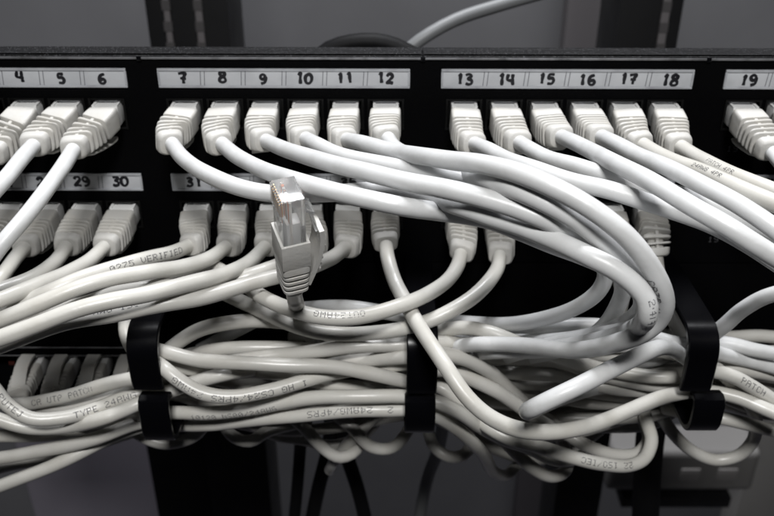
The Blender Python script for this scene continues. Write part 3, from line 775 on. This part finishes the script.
for g, nums in ((0, ['25', '26', '27', '28', '29', '30']), (1, ['31', '32', '33', '34', '35', '36']), (2, ['37', '38', '39', '40', '41', '42']), (3, ['43', '44', '', '', '', ''])):
    xc = GC+(g-1)*107
    strip(24+g*6+1, 6, z2, 3.75, xc-47.2, xc+47.2, nums, 'strip with handwritten numbers %s to %s above the lower ports' % (nums[0], nums[-1]) if nums[-1] else 'lower strip at the right edge')

# ------------------------------------------------------------------ cable manager with three open rings
cm = thing('cable_manager', 'black cable manager whose open rings hold the bundle', 'cable manager', (0, 0, PB-44))
bm = bmesh.new(); box(bm, (XL, .3, PB-44), (XR, 2.6, PB-.6), .4)
obj('backplate', bm, M['panel'], cm)
def ribbon(bm, prof, x, hw, th, shear=0.0):
    """prof: (Y, Z, dx) centre line in the side view, rounded edges"""
    n = len(prof); rings = []
    for i in range(n):
        a = prof[max(0, i-1)]; b_ = prof[min(n-1, i+1)]
        d = Vector((0, b_[0]-a[0], b_[1]-a[1])).normalized(); nr = Vector((0, d.z, -d.y))
        c0 = Vector((x+prof[i][2], prof[i][0], prof[i][1]))
        e = .45
        sec = [(-hw, th/2-e), (-hw+e, th/2), (hw-e, th/2), (hw, th/2-e), (hw, -th/2+e), (hw-e, -th/2), (-hw+e, -th/2), (-hw, -th/2+e)]
        rings.append([bm.verts.new(c0+Vector((u, 0, 0))+nr*v) for u, v in sec])
    for a, b_ in zip(rings, rings[1:]):
        for k in range(8): bm.faces.new((a[k], a[(k+1) % 8], b_[(k+1) % 8], b_[k]))
    bm.faces.new(rings[0]); bm.faces.new(rings[-1])
FY = -67.0
def Zat(py, Y): return at(387, py, Y).z
for (pxt, pyt, pyb, pxh, hyt, hyb) in ((142.5, 343, 391, 155, 402, 447), (422.5, 345, 394, 420, 402, 439), (703, 341, 391, 707, 399, 436)):
    x = at(pxt, 360, FY).x; dxh = at(pxh, 420, FY).x-x
    zt = Zat(pyt-3, FY); zb = Zat(pyb, FY); ht = Zat(hyt, FY)-2.2; hb = Zat(hyb, FY)-.5
    root = bpy.data.objects.new('cable_ring', None); COL.objects.link(root); root.parent = cm; root['_o'] = cm['_o']
    bm = bmesh.new()
    prof = [(0.3, zt-2.5, 0), (-10, zt-1.6, 0), (-30, zt-.6, 0), (-50, zt-.1, 0)]
    for k in range(0, 9):
        a = math.pi/2*k/8
        prof.append((FY+1.2+9-9*math.sin(a)-0, zt-9+9*math.cos(a), 0))
    prof += [(FY+1.2, zb+6, 0), (FY+1.4, zb+2, 0), (FY+2.0, zb, 0)]
    ribbon(bm, prof, x, 5.6, 2.6)
    # stiffening lip on the left edge
    o = obj('upper_finger', bm, M['black'], root)
    bm = bmesh.new()
    prof = [(FY+6.5, ht+.2, dxh), (FY+3.6, ht+1.0, dxh), (FY+1.8, ht+.4, dxh), (FY+1.0, ht-1.8, dxh), (FY+1.0, ht-6, dxh), (FY+1.0, hb+9, dxh)]
    for k in range(1, 9):
        a = math.pi/2*k/8
        prof.append((FY+1.0+8-8*math.cos(a), hb+8-8*math.sin(a), dxh))
    prof += [(FY+25, hb-.2, dxh), (FY+45, hb+.5, dxh), (0.3, hb+2, dxh)]
    ribbon(bm, prof, x, 5.7, 2.6)
    obj('lower_finger', bm, M['black'], root)

# ------------------------------------------------------------------ switch below the manager
SZ = at(0, 346.5, 0).z
sw = thing('network_switch', 'black network switch below the cable manager, at lower left', 'network switch', (-100, 0, SZ-36))
bm = bmesh.new()
ZP = SZ-14.5
SB = SZ-30
box(bm, (XL, 0.0, SZ-4.5), (XR, 200, SZ), .3)
box(bm, (XL, 0.2, SB), (XR, 200, SZ-17.5), .3)
box(bm, (XL, 12, SZ-17.6), (XR, 199, SZ-4.4), 0)
obj('chassis', bm, M['panel'], sw)
bm = bmesh.new(); box(bm, (XL, -.25, SZ-.7), (XR, .4, SZ-.15), .1)
box(bm, (XL, -.2, SZ-5.2), (at(130, 365, 0).x, .3, SZ-4.8), .1)
obj('front_edge', bm, M['edge'], sw)
bm = bmesh.new(); p = at(12, 363, 0); box(bm, (p.x-1.4, -.5, p.z-.9), (p.x+1.4, .1, p.z+.9), .2)
obj('indicator_light', bm, M['led'], sw)
for i in range(6):
    xx = at(33+i*32.5, 368, 0).x
    bm = bmesh.new(); box(bm, (xx-6.3, .1, SZ-17), (xx-5.8, 11, SZ-5)); obj('port_divider', bm, M['jackblack'], sw)
    if i > 3: continue
    z = SZ-11.5
    end = at(20+i*32-(4-i)*.5, 402, -26)
    rt = thing('patch_cable', ['short latch covered cable, leftmost in the network switch', 'latch covered cable, second from left in the network switch', 'latch covered cable, third in the network switch near the left ring', 'latch covered cable in the network switch right behind the left ring'][i], 'network cable', (xx, 0, z), 'cables in the network switch')
    p0 = Vector((xx, -2, z)); path = boot_path(p0, end)
    bb = bmesh.new(); make_boot(bb, path, k=.9); obj('boot', bb, M['boot'], rt)
    # latch cover on top: a bowed strip
    bb = bmesh.new(); rings = []
    for s, off in ((20, 3.6), (15, 6.0), (10, 7.6), (4, 8.2), (-1, 7.6)):
        q, T = path(s); X = (Vector((1, 0, 0))-T*T.x).normalized(); Zv = X.cross(T); Zv = Zv if Zv.z > 0 else -Zv
        c0 = q+Zv*off
        rings.append([bb.verts.new(c0+X*u+Zv*v) for u, v in ((-2.9, .5), (2.9, .5), (3.0, -.5), (-3.0, -.5))])
    for a, b_ in zip(rings, rings[1:]):
        for k in range(4): bb.faces.new((a[k], a[(k+1) % 4], b_[(k+1) % 4], b_[k]))
    bb.faces.new(rings[0]); bb.faces.new(rings[-1])
    obj('latch_guard', bb, M['boot'], rt)
    bb = bmesh.new(); box(bb, (xx-5, -2.5, z-3.6), (xx+5, 8, z+3.6), .3); obj('plug', bb, M['milky'], rt)
    bb = bmesh.new()
    e = end; P = catmull([e, e+Vector((-4, -8, -12)), e+Vector((-10, 4, -22)), e+Vector((-22, 22, -26))])
    P = catmull([path(24)[0], e, e+Vector((-3, -2, -7)), e+Vector((-8, 8, -13)), e+Vector((-20, 20, -14))])
    tube(bb, P, 2.4, 14); obj('jacket', bb, M['grey'], rt)

# ------------------------------------------------------------------ room behind the rack
def sbox(name, a, b_, m, bevel=0, label=None, cat=None, kind=None, group=None):
    bm = bmesh.new(); box(bm, a, b_, bevel)
    o = obj(name, bm, m, None, origin=a); tag(o, label, cat, group, kind); return o
sbox('wall', (-1500, 900, -1500), (1500, 960, 900), M['wall'], kind='structure')
sbox('floor', (-1500, -900, -1560), (1500, 900, -1500), M['floor'], kind='structure')
PY = 300
def post(pxa, pxb, stripes, label):
    x0 = at(pxa, 20, PY).x; x1 = at(pxb, 20, PY).x
    t = thing('rack_post', label, 'rack post', ((x0+x1)/2, PY, -1500), 'rear posts of the rack')
    bm = bmesh.new(); box(bm, (x0, PY, -1500), (x1, PY+4, 300), .5)
    for e_ in (x0, x1-3): box(bm, (e_, PY+4.1, -1500), (e_+3, PY+60, 300), .5)
    obj('upright', bm, M['post'], t)
    for a, b_ in stripes:
        xa = at(a, 20, PY).x; xb = at(b_, 20, PY).x
        bm = bmesh.new(); box(bm, (xa, PY-4, -230), (xb, PY-.2, 300), .5); ra = obj('rail', bm, M['strip'], t)
        bm = bmesh.new()
        for k in range(36):
            z_ = -226+k*14.8; box(bm, ((xa+xb)/2-3, PY-4.6, z_), ((xa+xb)/2+3, PY-3.9, z_+7))
        obj('fixing_hole', bm, M['hole'], ra)
post(147, 229, ((166, 172), (197, 204)), 'out of focus black rear post with two grey rails, left')
post(619, 681, ((659, 667),), 'out of focus black rear post with one grey rail, right')
sbox('dark_upright', (at(150, 470, 330).x, 330, -1500), (at(209, 470, 330).x, 390, at(387, 405, 330).z), M['post'], 2, 'blurred black upright added left of the left post, below the bundle', 'cable duct')  # added upright, keeps the band left of the post dark
# wall details right of centre: pale trunking
sbox('wall_trunking', (at(565, 20, 880).x, 870, -1400), (at(600, 20, 880).x, 900.5, 900), M['strip'], 1, 'blurred darker vertical trunking on the wall beside the right post', 'trunking')
# blurred cables of the background
def bg_cable(name, pts, r, m, label, group=None):
    bm = bmesh.new(); P = catmull([at(*p) for p in pts], 6); tube(bm, P, r, 14)
    o = obj(name, bm, m, None, origin=tuple(P[0])); tag(o, label, 'network cable' if 'network' in name else 'cable', group)
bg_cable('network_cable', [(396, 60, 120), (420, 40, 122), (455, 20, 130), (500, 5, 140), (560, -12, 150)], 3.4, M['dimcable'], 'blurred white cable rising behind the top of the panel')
bg_cable('power_cable', [(310, 66, 90), (330, 50, 92), (352, 43.5, 92), (375, 42.5, 92), (395, 47, 92), (420, 60, 90)], 4.6, M['dark'], 'black cable humping up behind the top edge of the panel')
for i, (pts, r) in enumerate((([(303, 400, 40), (300, 450, 60), (297, 490, 60), (292, 540, 60)], 3.6), ([(333, 400, 40), (328, 450, 60), (318, 490, 60), (308, 540, 60)], 4.2), ([(335, 400, 40), (345, 450, 60), (358, 490, 60), (370, 540, 60)], 4.2))):
    bg_cable('power_cable', pts, r, M['dark'], ['blurred black cable hanging lowest left of the three at bottom centre', 'blurred black cable, middle of three hanging at bottom centre', 'blurred black cable, right of three hanging at bottom centre'][i], 'black cables hanging below the bundle')
bg_cable('network_cable', [(445, 410, 80), (438, 450, 100), (427, 480, 110), (420, 516, 110), (415, 560, 110)], 4.0, M['dimcable'], 'blurred grey cable hanging alone at bottom centre')
bg_cable('power_cable', [(655, 400, 20), (650, 440, 30), (647, 480, 34), (645, 530, 34)], 7.5, M['dark'], 'thick blurred black cable hanging at bottom right')
# grey cabinet standing at the left, below
sbox('grey_cabinet', (at(22, 470, 420).x, 420, -1500), (at(158, 470, 420).x, 700, -470), M['cabinet'], 3, 'blurred grey cabinet side seen below the bundle at left', 'cabinet')
# equipment shelf at the right, below, with two sockets
eq = thing('power_strip', 'blurred grey shelf with sockets below the right hook', 'power strip', tuple(at(690, 475, 420)))
a = at(612, 452, 420); b_ = at(752, 492, 420)
bm = bmesh.new(); box(bm, (a.x, 420, b_.z), (b_.x, 470, a.z), 9, seg=4)
obj('body', bm, M['dullgrey'], eq)
for px in (690, 727):
    q = at(px, 475, 419); bm = bmesh.new(); box(bm, (q.x-11, 418, q.z-9), (q.x+11, 420.8, q.z+9), 1.2)
    obj('socket', bm, M['socket'], eq)
bm = bmesh.new(); a = at(622, 492, 430); b_ = at(730, 496, 430); box(bm, (a.x, 425, b_.z-14), (b_.x, 470, b_.z+2), 1); obj('lower_edge', bm, M['post'], eq)
sbox('door_frame', (at(748, 470, 500).x, 500, -1500), (at(800, 470, 500).x, 540, -480), M['dullgrey'], 3, 'pale blurred upright at the lower right corner', 'frame')

# ------------------------------------------------------------------ lights
def area(name, loc, target, sx, sy, power, col=(1, 1, 1)):
    l = bpy.data.lights.new(name, 'AREA'); l.shape = 'RECTANGLE'; l.size = sx*MM; l.size_y = sy*MM; l.energy = power; l.color = col
    o = bpy.data.objects.new(name, l); COL.objects.link(o)
    o.location = Vector(loc)*MM
    o.rotation_euler = (Vector(target)-Vector(loc)).to_track_quat('-Z', 'Y').to_euler()
    return o
area('key_light', (30, -680, 670), (0, -60, -60), 190, 120, 8.5, (1, .995, .985))
area('room_light', (100, 500, 1500), (0, 900, -300), 900, 300, 50, (.96, .97, 1.0))
w = bpy.data.worlds.new('World'); S.world = w; w.use_nodes = True
w.node_tree.nodes['Background'].inputs[0].default_value = (.6, .65, .75, 1)
w.node_tree.nodes['Background'].inputs[1].default_value = .006

# ------------------------------------------------------------------ camera
cd = bpy.data.cameras.new('camera'); cam = bpy.data.objects.new('camera', cd); COL.objects.link(cam)
cd.sensor_width = 36; cd.sensor_fit = 'HORIZONTAL'; cd.lens = FPX/774*36
mw = Matrix((tuple(_R)+(0,), tuple(_U)+(0,), tuple(-_F)+(0,), (0, 0, 0, 1))).transposed()
mw.translation = CAM*MM
cam.matrix_world = mw
cd.clip_start = .01; cd.clip_end = 50
cd.dof.use_dof = True; cd.dof.focus_distance = .262; cd.dof.aperture_fstop = 22
S.camera = cam
S.render.resolution_x = 1024; S.render.resolution_y = 683
S.view_settings.view_transform = 'Standard'; S.view_settings.look = 'None'
S.view_settings.exposure = 0; S.view_settings.gamma = 1
S.cycles.use_denoising = True
S.cycles.max_bounces = 10; S.cycles.transmission_bounces = 10
for o in COL.objects:
    if '_o' in o: del o['_o']
